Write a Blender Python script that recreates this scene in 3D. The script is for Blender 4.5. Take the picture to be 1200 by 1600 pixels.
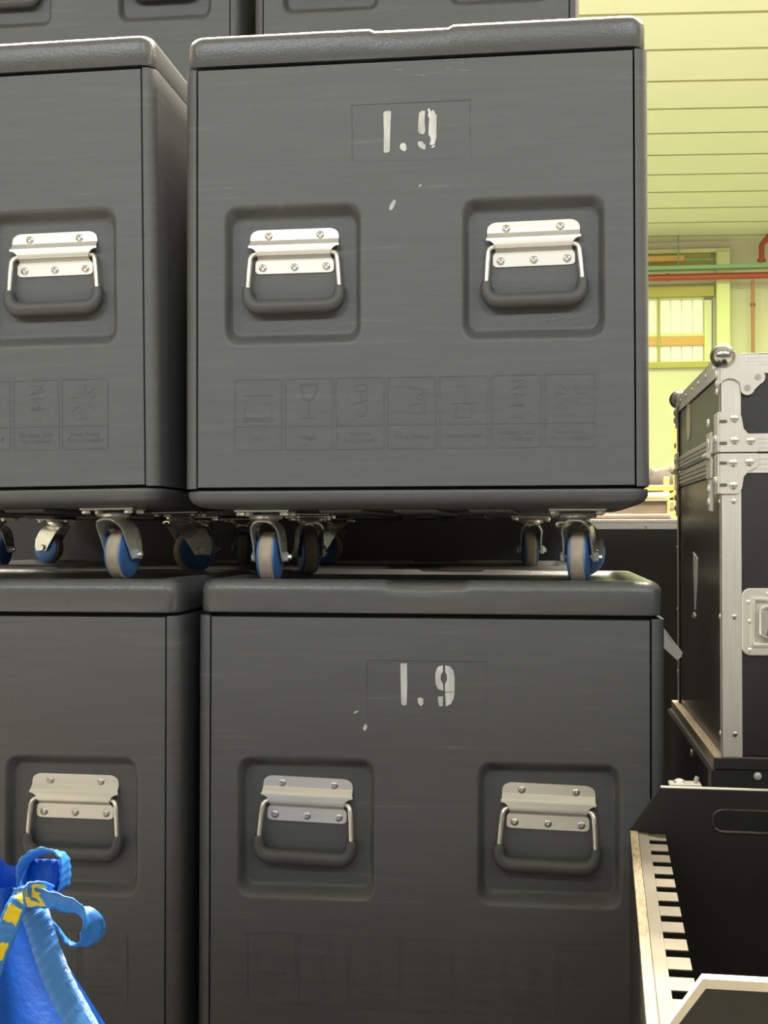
import bpy, math, random
from mathutils import Vector, Matrix

# ------------------------------------------------------------------ camera, world, lights, exposure
scene = bpy.context.scene
for o in list(bpy.data.objects):
    bpy.data.objects.remove(o)
col = scene.collection
R = math.radians
PI = math.pi

cam_data = bpy.data.cameras.new('camera')
cam_data.sensor_fit = 'HORIZONTAL'
cam_data.sensor_width = 36.0
cam_data.lens = 36.0 * 2030.4 / 1200.0
cam_data.clip_start = 0.05
cam_data.clip_end = 200
cam = bpy.data.objects.new('camera', cam_data)
cam.location = (0, -2.0, 0.949)
cam.rotation_euler = (R(90.911), 0, R(7.07))
col.objects.link(cam)
scene.camera = cam

world = bpy.data.worlds.new('world')
world.use_nodes = True
world.node_tree.nodes['Background'].inputs[0].default_value = (0.9, 0.95, 0.8, 1)
world.node_tree.nodes['Background'].inputs[1].default_value = 0.05
scene.world = world

scene.view_settings.view_transform = 'Standard'
scene.view_settings.look = 'None'
scene.view_settings.gamma = 1.0
scene.view_settings.use_curve_mapping = False
scene.view_settings.exposure = 0.0

def hall_lamp(x, y, power, colr, sx=2.4, sy=0.6):
    l = bpy.data.lights.new('hall_lamp', 'AREA')
    l.shape = 'RECTANGLE'; l.size = sx; l.size_y = sy
    l.energy = power; l.color = colr
    o = bpy.data.objects.new('hall_lamp', l)
    o.location = (x, y, 6.02)
    col.objects.link(o)

NEAR = (0.93, 0.97, 1.0)
OVER = (1.0, 0.90, 0.72)
MIDC = (1.0, 0.9, 0.28)
MIDG = (0.74, 1.0, 0.25)
FARC = (0.74, 1.0, 0.34)
for lx in (-9, -3, 3, 9):
    for ly, pw, cc in ((-10.0, 290, NEAR), (-9.2, 270, NEAR), (-8.4, 200, NEAR), (-7.6, 85, NEAR), (9, 60, MIDC), (13, 215, MIDG), (18, 225, FARC)):
        hall_lamp(lx, ly, pw, cc)
for lx in (-3.6, -0.1, 3.4):
    hall_lamp(lx, 2.8, 1900, OVER)

# ------------------------------------------------------------------ materials
def new_mat(name):
    m = bpy.data.materials.new(name); m.use_nodes = True
    nt = m.node_tree
    return m, nt, nt.nodes['Principled BSDF']

def mat(name, c, rough=0.5, metal=0.0, spec=0.5, var=0.0, vscale=20.0, bump=0.0, bscale=200.0, stretch=(1, 1, 1), emit=None, estr=0.0, rvar=0.0):
    m, nt, b = new_mat(name)
    N = nt.nodes; L = nt.links
    b.inputs['Base Color'].default_value = (*c, 1)
    b.inputs['Roughness'].default_value = rough
    b.inputs['Metallic'].default_value = metal
    b.inputs['Specular IOR Level'].default_value = spec
    tc = N.new('ShaderNodeTexCoord'); mp = N.new('ShaderNodeMapping')
    mp.inputs['Scale'].default_value = stretch
    L.new(tc.outputs['Object'], mp.inputs['Vector'])
    if var > 0 or rvar > 0:
        n = N.new('ShaderNodeTexNoise'); n.inputs['Scale'].default_value = vscale; n.inputs['Detail'].default_value = 5
        L.new(mp.outputs['Vector'], n.inputs['Vector'])
        if var > 0:
            r = N.new('ShaderNodeValToRGB')
            r.color_ramp.elements[0].position = 0.3; r.color_ramp.elements[1].position = 0.72
            r.color_ramp.elements[0].color = (*[x * (1 - var) for x in c], 1)
            r.color_ramp.elements[1].color = (*[min(1, x * (1 + var)) for x in c], 1)
            L.new(n.outputs['Fac'], r.inputs['Fac']); L.new(r.outputs['Color'], b.inputs['Base Color'])
        if rvar > 0:
            mr = N.new('ShaderNodeMapRange')
            mr.inputs[3].default_value = max(0.02, rough - rvar); mr.inputs[4].default_value = min(1, rough + rvar)
            L.new(n.outputs['Fac'], mr.inputs[0]); L.new(mr.outputs[0], b.inputs['Roughness'])
    if bump > 0:
        n2 = N.new('ShaderNodeTexNoise'); n2.inputs['Scale'].default_value = bscale; n2.inputs['Detail'].default_value = 3
        bp = N.new('ShaderNodeBump'); bp.inputs['Strength'].default_value = bump; bp.inputs['Distance'].default_value = 0.002
        L.new(mp.outputs['Vector'], n2.inputs['Vector'])
        L.new(n2.outputs['Fac'], bp.inputs['Height']); L.new(bp.outputs['Normal'], b.inputs['Normal'])
    if emit:
        b.inputs['Emission Color'].default_value = (*emit, 1); b.inputs['Emission Strength'].default_value = estr
    return m

def plastic_mat(name, c, rough, scuff, bump=0.25, bsc=420):
    """moulded grey polyethylene with faint horizontal scuffs"""
    m, nt, b = new_mat(name); N = nt.nodes; L = nt.links
    tc = N.new('ShaderNodeTexCoord')
    mp = N.new('ShaderNodeMapping'); mp.inputs['Scale'].default_value = (3, 3, 60)
    L.new(tc.outputs['Object'], mp.inputs['Vector'])
    n = N.new('ShaderNodeTexNoise'); n.inputs['Scale'].default_value = 1.6; n.inputs['Detail'].default_value = 6; n.inputs['Roughness'].default_value = 0.65
    L.new(mp.outputs['Vector'], n.inputs['Vector'])
    r = N.new('ShaderNodeValToRGB')
    e = r.color_ramp.elements
    e[0].position = 0.35; e[0].color = (*[x * 0.93 for x in c], 1)
    e[1].position = 0.62; e[1].color = (*[x * 1.06 for x in c], 1)
    e2 = r.color_ramp.elements.new(0.85); e2.color = (*[x * (1.1 + scuff) for x in c], 1)
    L.new(n.outputs['Fac'], r.inputs['Fac'])
    # patchy pale rubs
    n3 = N.new('ShaderNodeTexNoise'); n3.inputs['Scale'].default_value = 7; n3.inputs['Detail'].default_value = 8; n3.inputs['Roughness'].default_value = 0.7
    L.new(tc.outputs['Object'], n3.inputs['Vector'])
    r3 = N.new('ShaderNodeValToRGB'); r3.color_ramp.elements[0].position = 0.64; r3.color_ramp.elements[1].position = 0.80
    L.new(n3.outputs['Fac'], r3.inputs['Fac'])
    mx = N.new('ShaderNodeMix'); mx.data_type = 'RGBA'
    mul = N.new('ShaderNodeMath'); mul.operation = 'MULTIPLY'; mul.inputs[1].default_value = 0.28 * scuff
    L.new(r3.outputs['Color'], mul.inputs[0]); L.new(mul.outputs[0], mx.inputs[0])
    L.new(r.outputs['Color'], mx.inputs[6]); mx.inputs[7].default_value = (0.35, 0.35, 0.34, 1)
    L.new(mx.outputs[2], b.inputs['Base Color'])
    b.inputs['Roughness'].default_value = rough
    n2 = N.new('ShaderNodeTexNoise'); n2.inputs['Scale'].default_value = bsc; n2.inputs['Detail'].default_value = 2
    bp = N.new('ShaderNodeBump'); bp.inputs['Strength'].default_value = bump; bp.inputs['Distance'].default_value = 0.0015
    L.new(tc.outputs['Object'], n2.inputs['Vector']); L.new(n2.outputs['Fac'], bp.inputs['Height']); L.new(bp.outputs['Normal'], b.inputs['Normal'])
    return m

M = {}
M['plastic'] = plastic_mat('grey_polyethylene', (0.068, 0.070, 0.073), 0.52, 1.0)
M['lid'] = plastic_mat('grey_polyethylene_lid', (0.070, 0.072, 0.075), 0.34, 1.0, 0.35, 300)
M['grip'] = mat('rubber_grip', (0.050, 0.051, 0.053), 0.55, bump=0.15, bscale=300)
M['alu'] = mat('satin_aluminium', (0.64, 0.62, 0.57), 0.38, 0.6, var=0.05, vscale=8, stretch=(1, 1, 40), bump=0.05, bscale=60)
M['zinc'] = mat('bright_zinc', (0.74, 0.74, 0.71), 0.25, 0.75, var=0.12, vscale=30, rvar=0.08)
M['steel'] = mat('worn_steel_bar', (0.66, 0.63, 0.58), 0.35, 0.9, var=0.12, vscale=60)
M['screw'] = mat('screw_head', (0.50, 0.48, 0.44), 0.32, 1.0)
M['socket'] = mat('screw_socket', (0.03, 0.03, 0.03), 0.6)
M['tyre'] = mat('beige_tyre', (0.32, 0.27, 0.20), 0.7, var=0.15, vscale=40)
M['hub'] = mat('blue_wheel_core', (0.035, 0.12, 0.32), 0.5, var=0.15, vscale=30)
M['paint'] = mat('white_stencil_paint', (0.46, 0.46, 0.45), 0.7, var=0.35, vscale=55, stretch=(1, 1, 0.3), bump=0.3, bscale=250)
M['blackply'] = mat('black_laminate', (0.015, 0.015, 0.0155), 0.42, var=0.15, vscale=12, bump=0.12, bscale=260)
M['blackwood'] = mat('black_painted_wood', (0.014, 0.014, 0.014), 0.5, var=0.15, vscale=10, bump=0.1, bscale=180)
M['caseside'] = mat('black_laminate_reflection_tint', (0.036, 0.035, 0.029), 0.30, var=0.12, vscale=8, bump=0.06, bscale=260)  # olive lift paints the bright hall's reflection into the black side
M['profile'] = mat('aluminium_profile', (0.58, 0.56, 0.52), 0.40, 0.45, var=0.06, vscale=10, stretch=(30, 30, 1))
M['chrome'] = mat('nickel_hardware', (0.66, 0.64, 0.58), 0.3, 0.45)
M['ball'] = mat('steel_ball_corner', (0.36, 0.36, 0.34), 0.22, 1.0)
M['sticker'] = mat('cream_sticker', (0.75, 0.70, 0.45), 0.5)
M['whitepl'] = mat('white_plastic', (0.78, 0.76, 0.72), 0.45)
M['rawply'] = mat('raw_plywood_edge', (0.24, 0.19, 0.12), 0.65, var=0.5, vscale=90, stretch=(6, 0.6, 6), bump=0.3, bscale=150)
M['metalcomb'] = mat('slotted_galvanised_strip', (0.20, 0.18, 0.15), 0.42, 0.4, var=0.14, vscale=14)
M['lipedge'] = mat('worn_black_lip', (0.05, 0.047, 0.04), 0.25)
M['paleedge'] = mat('pale_edge_band', (0.72, 0.66, 0.57), 0.5)
M['bag'] = mat('blue_woven_plastic', (0.003, 0.085, 0.52), 0.42, spec=0.3, var=0.12, vscale=40, bump=0.35, bscale=130)
M['floor'] = mat('concrete_floor', (0.34, 0.33, 0.30), 0.55, var=0.2, vscale=1.2)
M['ceil'] = mat('cream_ceiling_panel', (0.80, 0.78, 0.70), 0.55, var=0.02, vscale=1)
M['ceilgap'] = mat('ceiling_joint', (0.36, 0.34, 0.20), 0.8)
M['wall'] = mat('cream_hall_wall', (0.60, 0.56, 0.47), 0.7, var=0.05, vscale=0.8)
M['blocker'] = mat('light_blocker_dark', (0.035, 0.035, 0.036), 0.7)
M['framey'] = mat('yellow_green_frame', (0.66, 0.66, 0.40), 0.5)
M['lintel'] = mat('ochre_lintel', (0.42, 0.36, 0.12), 0.6)
M['orange'] = mat('orange_bar', (0.62, 0.33, 0.12), 0.5)
M['red'] = mat('red_pipe', (0.36, 0.055, 0.045), 0.4)
M['redpale'] = mat('faded_red_pipe', (0.42, 0.17, 0.10), 0.5)
M['teal'] = mat('teal_beam', (0.20, 0.32, 0.23), 0.5)
M['slat'] = mat('white_slat', (0.85, 0.85, 0.80), 0.5, emit=(1.0, 1.0, 0.84), estr=0.12)  # faint emission stands in for daylight through the slats
M['glow'] = mat('daylit_pane', (0.8, 0.85, 0.8), 0.3, emit=(0.95, 1.0, 0.82), estr=0.25)
M['yellow'] = mat('yellow_enamel', (0.70, 0.42, 0.07), 0.45)
M['cream'] = mat('cream_cloth_roll', (0.80, 0.74, 0.48), 0.8)
M['greybox'] = mat('taupe_box', (0.11, 0.095, 0.068), 0.7)
M['card'] = mat('beige_cardboard', (0.36, 0.26, 0.18), 0.8)
M['darkcloth'] = mat('dark_brown_cloth', (0.030, 0.025, 0.020), 0.9, var=0.3, vscale=20)
M['skin'] = mat('pinkish_padding', (0.22, 0.15, 0.11), 0.8)
M['greenlamp'] = mat('green_lit_screen', (0.3, 0.8, 0.5), 0.3, emit=(0.35, 1.0, 0.6), estr=0.9)

def strap_mat(name, yellow):
    m, nt, b = new_mat(name); N = nt.nodes; L = nt.links
    uv = N.new('ShaderNodeUVMap')
    sp = N.new('ShaderNodeSeparateXYZ'); L.new(uv.outputs['UV'], sp.inputs[0])
    w = N.new('ShaderNodeTexWave'); w.inputs['Scale'].default_value = 6; w.inputs['Distortion'].default_value = 1.0; w.bands_direction = 'X'
    L.new(uv.outputs['UV'], w.inputs['Vector'])
    r = N.new('ShaderNodeValToRGB')
    r.color_ramp.elements[0].color = (0.012, 0.14, 0.58, 1); r.color_ramp.elements[1].color = (0.06, 0.29, 0.82, 1)
    L.new(w.outputs['Fac'], r.inputs['Fac'])
    src = r.outputs['Color']
    if yellow:
        # yellow print blocks along the strap (v), away from the borders (u)
        ramp = N.new('ShaderNodeValToRGB'); ramp.color_ramp.interpolation = 'CONSTANT'
        els = ramp.color_ramp.elements
        els[0].position = 0.0; els[0].color = (0, 0, 0, 1)
        els[1].position = yellow[0][0]; els[1].color = (1, 1, 1, 1)
        first = True
        for a, bb in yellow:
            if not first:
                e = els.new(a); e.color = (1, 1, 1, 1)
            e = els.new(bb); e.color = (0, 0, 0, 1)
            first = False
        jag = N.new('ShaderNodeTexNoise'); jag.inputs['Scale'].default_value = 9
        L.new(uv.outputs['UV'], jag.inputs['Vector'])
        ad = N.new('ShaderNodeMath'); ad.operation = 'MULTIPLY_ADD'; ad.inputs[1].default_value = 0.05; 
        L.new(jag.outputs['Fac'], ad.inputs[0]); L.new(sp.outputs['Y'], ad.inputs[2])
        L.new(ad.outputs[0], ramp.inputs['Fac'])
        edge = N.new('ShaderNodeMath'); edge.operation = 'COMPARE'; edge.inputs[1].default_value = 0.5; edge.inputs[2].default_value = 0.36
        L.new(sp.outputs['X'], edge.inputs[0])
        ml = N.new('ShaderNodeMath'); ml.operation = 'MULTIPLY'
        L.new(ramp.outputs['Color'], ml.inputs[0]); L.new(edge.outputs[0], ml.inputs[1])
        mx = N.new('ShaderNodeMix'); mx.data_type = 'RGBA'
        L.new(ml.outputs[0], mx.inputs[0]); L.new(src, mx.inputs[6]); mx.inputs[7].default_value = (0.85, 0.66, 0.01, 1)
        src = mx.outputs[2]
    L.new(src, b.inputs['Base Color'])
    b.inputs['Roughness'].default_value = 0.35
    n2 = N.new('ShaderNodeTexNoise'); n2.inputs['Scale'].default_value = 30
    bp = N.new('ShaderNodeBump'); bp.inputs['Strength'].default_value = 0.5; bp.inputs['Distance'].default_value = 0.002
    L.new(uv.outputs['UV'], n2.inputs['Vector']); L.new(n2.outputs['Fac'], bp.inputs['Height']); L.new(bp.outputs['Normal'], b.inputs['Normal'])
    return m

# ------------------------------------------------------------------ mesh helpers
class MB:
    def __init__(s): s.v = []; s.f = []
    def add(s, vs, fs):
        o = len(s.v); s.v += [tuple(p) for p in vs]; s.f += [tuple(i + o for i in f) for f in fs]; return s
    def box(s, x0, x1, y0, y1, z0, z1):
        return s.add([(x, y, z) for z in (z0, z1) for y in (y0, y1) for x in (x0, x1)],
                     [(0, 2, 3, 1), (4, 5, 7, 6), (0, 1, 5, 4), (2, 6, 7, 3), (0, 4, 6, 2), (1, 3, 7, 5)])
    def bbox(s, x0, x1, y0, y1, z0, z1, c=0.002):
        """box with all edges chamfered"""
        vs = []; fs = []
        xs, ys, zs = (x0, x1), (y0, y1), (z0, z1)
        idx = {}
        for i in (0, 1):
            for j in (0, 1):
                for k in (0, 1):
                    p = [xs[i], ys[j], zs[k]]; d = [c if i == 0 else -c, c if j == 0 else -c, c if k == 0 else -c]
                    for a in range(3):   # vertex lying on face normal a
                        q = [p[t] + (0 if t == a else d[t]) for t in range(3)]
                        idx[(i, j, k, a)] = len(vs); vs.append(q)
        g = lambda i, j, k, a: idx[(i, j, k, a)]
        for t in (0, 1):
            fs.append([g(t, 0, 0, 0), g(t, 1, 0, 0), g(t, 1, 1, 0), g(t, 0, 1, 0)][::1 if t else -1])
            fs.append([g(0, t, 0, 1), g(0, t, 1, 1), g(1, t, 1, 1), g(1, t, 0, 1)][::1 if t else -1])
            fs.append([g(0, 0, t, 2), g(1, 0, t, 2), g(1, 1, t, 2), g(0, 1, t, 2)][::1 if t else -1])
        for p in (0, 1):
            for q in (0, 1):
                fs.append([g(p, q, 0, 0), g(p, q, 1, 0), g(p, q, 1, 1), g(p, q, 0, 1)])
                fs.append([g(p, 0, q, 0), g(p, 1, q, 0), g(p, 1, q, 2), g(p, 0, q, 2)])
                fs.append([g(0, p, q, 1), g(1, p, q, 1), g(1, p, q, 2), g(0, p, q, 2)])
        for i in (0, 1):
            for j in (0, 1):
                for k in (0, 1):
                    fs.append([g(i, j, k, 0), g(i, j, k, 1), g(i, j, k, 2)])
        return s.add(vs, fs)
    def loft(s, rings, cap0=True, cap1=True, closed=True):
        n = len(rings[0]); vs = [p for r in rings for p in r]; fs = []
        m = n if closed else n - 1
        for i in range(len(rings) - 1):
            for j in range(m):
                k = (j + 1) % n
                fs.append((i * n + j, i * n + k, (i + 1) * n + k, (i + 1) * n + j))
        if cap0: fs.append(tuple(range(n))[::-1])
        if cap1: fs.append(tuple(range((len(rings) - 1) * n, len(rings) * n)))
        return s.add(vs, fs)
    def tube(s, pts, r, n=12, closed=False):
        pts = [Vector(p) for p in pts]
        rings = []
        up = None
        for i, p in enumerate(pts):
            if closed: t = pts[(i + 1) % len(pts)] - pts[i - 1]
            else: t = pts[min(i + 1, len(pts) - 1)] - pts[max(i - 1, 0)]
            t.normalize()
            if up is None:
                up = Vector((0, 0, 1)) if abs(t.z) < 0.9 else Vector((0, 1, 0))
            a = t.cross(up).normalized(); up = a.cross(t).normalized()
            rr = r[i] if isinstance(r, (list, tuple)) else r
            rings.append([p + (a * math.cos(2 * PI * k / n) + up * math.sin(2 * PI * k / n)) * rr for k in range(n)])
        if closed: rings.append(rings[0])
        return s.loft(rings, not closed, not closed)
    def cyl(s, c, axis, r, h, n=20, bev=0.0):
        c = Vector(c); ax = Vector(axis).normalized()
        a = ax.orthogonal().normalized(); b = ax.cross(a)
        prof = [(r, 0), (r, h)] if bev == 0 else [(r - bev, 0), (r, bev), (r, h - bev), (r - bev, h)]
        return s.loft([[c + ax * d + (a * math.cos(2 * PI * k / n) + b * math.sin(2 * PI * k / n)) * q for k in range(n)] for q, d in prof])
    def lathe(s, c, axis, prof, n=28, cap=True):
        c = Vector(c); ax = Vector(axis).normalized(); a = ax.orthogonal().normalized(); b = ax.cross(a)
        return s.loft([[c + ax * d + (a * math.cos(2 * PI * k / n) + b * math.sin(2 * PI * k / n)) * q for k in range(n)] for q, d in prof], cap, cap)
    def sphere(s, c, r, n=20, m=12, sc=(1, 1, 1)):
        rings = []
        for i in range(1, m):
            th = PI * i / m
            rings.append([(c[0] + sc[0] * r * math.sin(th) * math.cos(2 * PI * k / n), c[1] + sc[1] * r * math.sin(th) * math.sin(2 * PI * k / n), c[2] - sc[2] * r * math.cos(th)) for k in range(n)])
        return s.loft(rings)
    def prism_y(s, poly, y0, y1):
        """polygon in (x, z), counter-clockwise seen from -Y, between y0 (front) and y1"""
        n = len(poly)
        vs = [(x, y0, z) for x, z in poly] + [(x, y1, z) for x, z in poly]
        fs = [tuple(range(n)), tuple(range(n, 2 * n))[::-1]] + [(i, n + i, n + (i + 1) % n, (i + 1) % n) for i in range(n)]
        return s.add(vs, fs)
    def prism_x(s, poly, x0, x1):
        n = len(poly)
        vs = [(x0, y, z) for y, z in poly] + [(x1, y, z) for y, z in poly]
        fs = [tuple(range(n))[::-1], tuple(range(n, 2 * n))] + [(i, (i + 1) % n, n + (i + 1) % n, n + i) for i in range(n)]
        return s.add(vs, fs)
    def stroke(s, pts, w, y0, h):
        """raised ribbon along a polyline in (x, z) on a plane y = y0, height h towards -Y"""
        for (xa, za), (xb, zb) in zip(pts, pts[1:]):
            d = Vector((xb - xa, zb - za)); L = d.length
            if L < 1e-6: continue
            d /= L; nx, nz = -d.y * w / 2, d.x * w / 2
            q = [(xa + nx, za + nz), (xa - nx, za - nz), (xb - nx, zb - nz), (xb + nx, zb + nz)]
            s.prism_y(q, y0 - h, y0)
        return s
    def mesh(s, name, m, smooth=False, angle=35):
        me = bpy.data.meshes.new(name)
        me.from_pydata(s.v, [], s.f); me.update()
        import bmesh
        bm = bmesh.new(); bm.from_mesh(me)
        bmesh.ops.recalc_face_normals(bm, faces=bm.faces)
        if smooth:
            for e in bm.edges:
                if len(e.link_faces) == 2 and e.calc_face_angle(0) > R(angle): e.smooth = False
            for f in bm.faces: f.smooth = True
        bm.to_mesh(me); bm.free()
        me.materials.append(m)
        return me
    def build(s, name, m, parent=None, smooth=False, loc=None, angle=35):
        o = bpy.data.objects.new(name, s.mesh(name, m, smooth, angle))
        col.objects.link(o)
        if parent: o.parent = parent
        if loc: o.location = loc
        return o

def inst(name, me, parent=None, loc=(0, 0, 0), rot=(0, 0, 0)):
    o = bpy.data.objects.new(name, me); col.objects.link(o)
    o.location = loc; o.rotation_euler = rot
    if parent: o.parent = parent
    return o
def empty(name, loc=(0, 0, 0), rot=(0, 0, 0), parent=None):
    o = bpy.data.objects.new(name, None); col.objects.link(o)
    o.location = loc; o.rotation_euler = rot; o.empty_display_size = 0.1
    if parent: o.parent = parent
    return o
def tag(o, label, cat, group=None):
    o['label'] = label; o['category'] = cat
    if group: o['group'] = group
    return o
def struct(o, label=None):
    o['kind'] = 'structure'
    if label: o['label'] = label
    return o
def copy_tree(o, parent=None, skip=()):
    c = o.copy(); col.objects.link(c)
    if parent: c.parent = parent
    for ch in list(o.children):
        if ch.name.split('.')[0] in skip: continue
        copy_tree(ch, c, skip)
    return c

def rrect(hw, y0, y1, r, ins=0.0, z=0.0, n=6, extra=()):
    """rounded-rectangle ring in plan; extra = x positions added on front and back edges"""
    x0, x1 = -hw + ins, hw - ins; a, b = y0 + ins, y1 - ins; r = max(r - ins * 0.5, 0.003)
    pts = []
    for xx in sorted(extra): pts.append((xx, a))
    for cx, cy, st in ((x1 - r, a + r, -90), (x1 - r, b - r, 0)):
        pts += [(cx + r * math.cos(R(st + 90 * k / n)), cy + r * math.sin(R(st + 90 * k / n))) for k in range(n + 1)]
    for xx in sorted(extra, reverse=True): pts.append((xx, b))
    for cx, cy, st in ((x0 + r, b - r, 90), (x0 + r, a + r, 180)):
        pts += [(cx + r * math.cos(R(st + 90 * k / n)), cy + r * math.sin(R(st + 90 * k / n))) for k in range(n + 1)]
    return [(x, y, z) for x, y in pts]

# ------------------------------------------------------------------ the setting
fl = MB().box(-14, 14, -12, 22.2, -0.1, 0).build('floor', M['floor']); struct(fl)
HC = 6.22
cs = MB().box(-16, 16, -14, 25, HC + 0.05, HC + 0.2).build('ceiling', M['ceilgap']); struct(cs)
pm = MB().bbox(-17, 17, 0, 0.955, 0, 0.045, 0.012).mesh('ceiling_panel', M['ceil'])
jm = MB().box(-17, 17, -0.040, -0.005, -0.004, 0.05).mesh('joint_strip', M['ceilgap'])
ca, sa = math.cos(R(3.7)), math.sin(R(3.7))
for k in range(-15, 14):
    d = k * 1.0
    p = inst('panel', pm, cs, (2 - sa * d, 10.45 + ca * d, HC), (0, 0, R(3.7)))
    inst('joint_strip', jm, cs, (2 - sa * d, 10.45 + ca * d, HC), (0, 0, R(3.7)))
struct(MB().box(-14.2, 14.2, -12.2, -12, 0, 6.4).build('wall_rear', M['wall']))
struct(MB().box(-14.2, -14, -12.2, 22.2, 0, 6.4).build('wall_left', M['wall']))
struct(MB().box(14, 14.2, -12.2, 22.2, 0, 6.4).build('wall_right', M['wall']))
struct(MB().box(-7, 7, -3.35, -3.2, 0, 2.55).build('wall_light_blocker', M['blocker']))  # added unseen blocker behind the camera, shades the lower crates

# far wall with its glazed bay
wf = MB()
wf.box(-14, -2.0, 22, 22.3, 0, 6.4); wf.box(3.02, 14, 22, 22.3, 0, 6.4)
wf.box(-2.0, 3.02, 22, 22.3, 0, 4.03); wf.box(-2.0, 3.02, 22, 22.3, 5.22, 6.4)
wfo = wf.build('wall_far', M['wall']); struct(wfo)
MB().box(-2.0, 3.03, 21.86, 22, 5.21, 5.40).build('lintel', M['lintel'], wfo)
MB().box(-2.0, 2.96, 21.88, 22, 5.72, 5.98).build('lintel', M['lintel'], wfo)
MB().bbox(-2.0, 3.30, 21.80, 22, 5.985, 6.06, 0.01).build('head_rail', M['framey'], wfo)
MB().bbox(3.05, 3.29, 21.72, 22, 0, 5.985, 0.015).build('column', M['framey'], wfo)
MB().box(-2.0, 2.92, 21.9, 22, 3.93, 4.03).build('sill_band', M['lintel'], wfo)
win = MB()
win.box(-2.0, 2.96, 21.98, 22.06, 4.51, 4.565)
win.box(2.86, 2.96, 21.93, 22.1, 4.03, 5.15); win.box(-2.0, 2.86, 21.98, 22.1, 5.18, 5.22)
win.box(-2.0, 2.96, 21.98, 22.1, 4.03, 4.06)
wino = win.build('window_1', M['framey']); struct(wino)
MB().box(-2.0, 2.86, 21.97, 22.05, 4.345, 4.51).build('transom', M['orange'], wino)
for k in range(12):
    x = 2.84 - k * 0.195
    for z0, z1 in ((4.565, 5.18), (4.06, 4.345)):
        MB().box(x - 0.165, x, 22.06, 22.10, z0, z1).build('slat', M['slat'], wino)
MB().box(2.03, 2.075, 21.95, 22.0, 4.06, 5.2).build('mullion', M['lintel'], wino)
MB().box(-2.0, 3.02, 22.2, 22.24, 4.03, 5.2).build('pane', M['glow'], wino)

pr = empty('fire_pipe', (1.9, 21.5, 5.49))
tag(pr, 'red fire pipe running level along the far cream wall above the slatted window', 'pipe')
MB().tube([(-4.5, 0, 0), (8, 0, 0.0)], 0.058, 12).build('main_run', M['red'], pr, True)
for xx in (-3, 0.25, 3, 6): MB().cyl((xx, 0, 0), (1, 0, 0), 0.07, 0.05, 14).build('coupling', M['red'], pr, True)
MB().box(1.76, 1.80, 0.0, 0.19, -0.03, 0.03).build('bracket', M['red'], pr)
dr = empty('drop_pipe', (3.66, 21.6, 5.42))
tag(dr, 'thin red drop pipe going down the far wall from the level pipe', 'pipe')
MB().tube([(0, 0, 0), (0, 0, -3.0)], 0.032, 10).build('pipe_run', M['redpale'], dr, True)
MB().cyl((0, 0, -0.46), (0, 0, 1), 0.045, 0.06, 12).build('coupling', M['red'], dr, True)
rr_ = empty('riser_pipe', (3.80, 21.5, 5.75))
tag(rr_, 'short red riser pipe with slanted elbow above the level red pipe', 'pipe')
MB().tube([(0, 0, 0), (0, 0, 0.27), (0.03, 0, 0.31), (0.28, 0, 0.6)], 0.048, 12).build('pipe_run', M['red'], rr_, True)
MB().cyl((0, 0, -0.02), (0, 0, 1), 0.075, 0.045, 14).build('flange', M['red'], rr_, True)
tb = empty('cable_tray', (1.9, 21.4, 5.63)); tag(tb, 'teal green cable tray above the red fire pipe', 'cable tray')
MB().bbox(-4.5, 8, -0.1, 0.1, -0.035, 0.03, 0.006).build('tray', M['teal'], tb)
for xx in (-2.5, 0.45, 3.4, 6.3): MB().tube([(xx, 0, 0.03), (xx, 0, 0.60)], 0.012, 6).build('hanger_rod', M['teal'], tb)
ob = empty('orange_beam', (1.2, 21.6, 5.84)); tag(ob, 'short orange bar in front of the ochre lintel above the window', 'beam')
MB().bbox(-1.6, 1.27, -0.06, 0.06, -0.05, 0.05, 0.01).build('bar', M['orange'], ob)
MB().bbox(1.27, 1.80, -0.03, 0.03, -0.05, -0.01, 0.005).build('arm', M['teal'], ob)

# ------------------------------------------------------------------ grey wheeled crate
HW = 0.3625; DEP = 0.60
ZU, ZB, ZL, ZT = 0.12, 0.152, 0.82, 0.875
AX = 0.188

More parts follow.
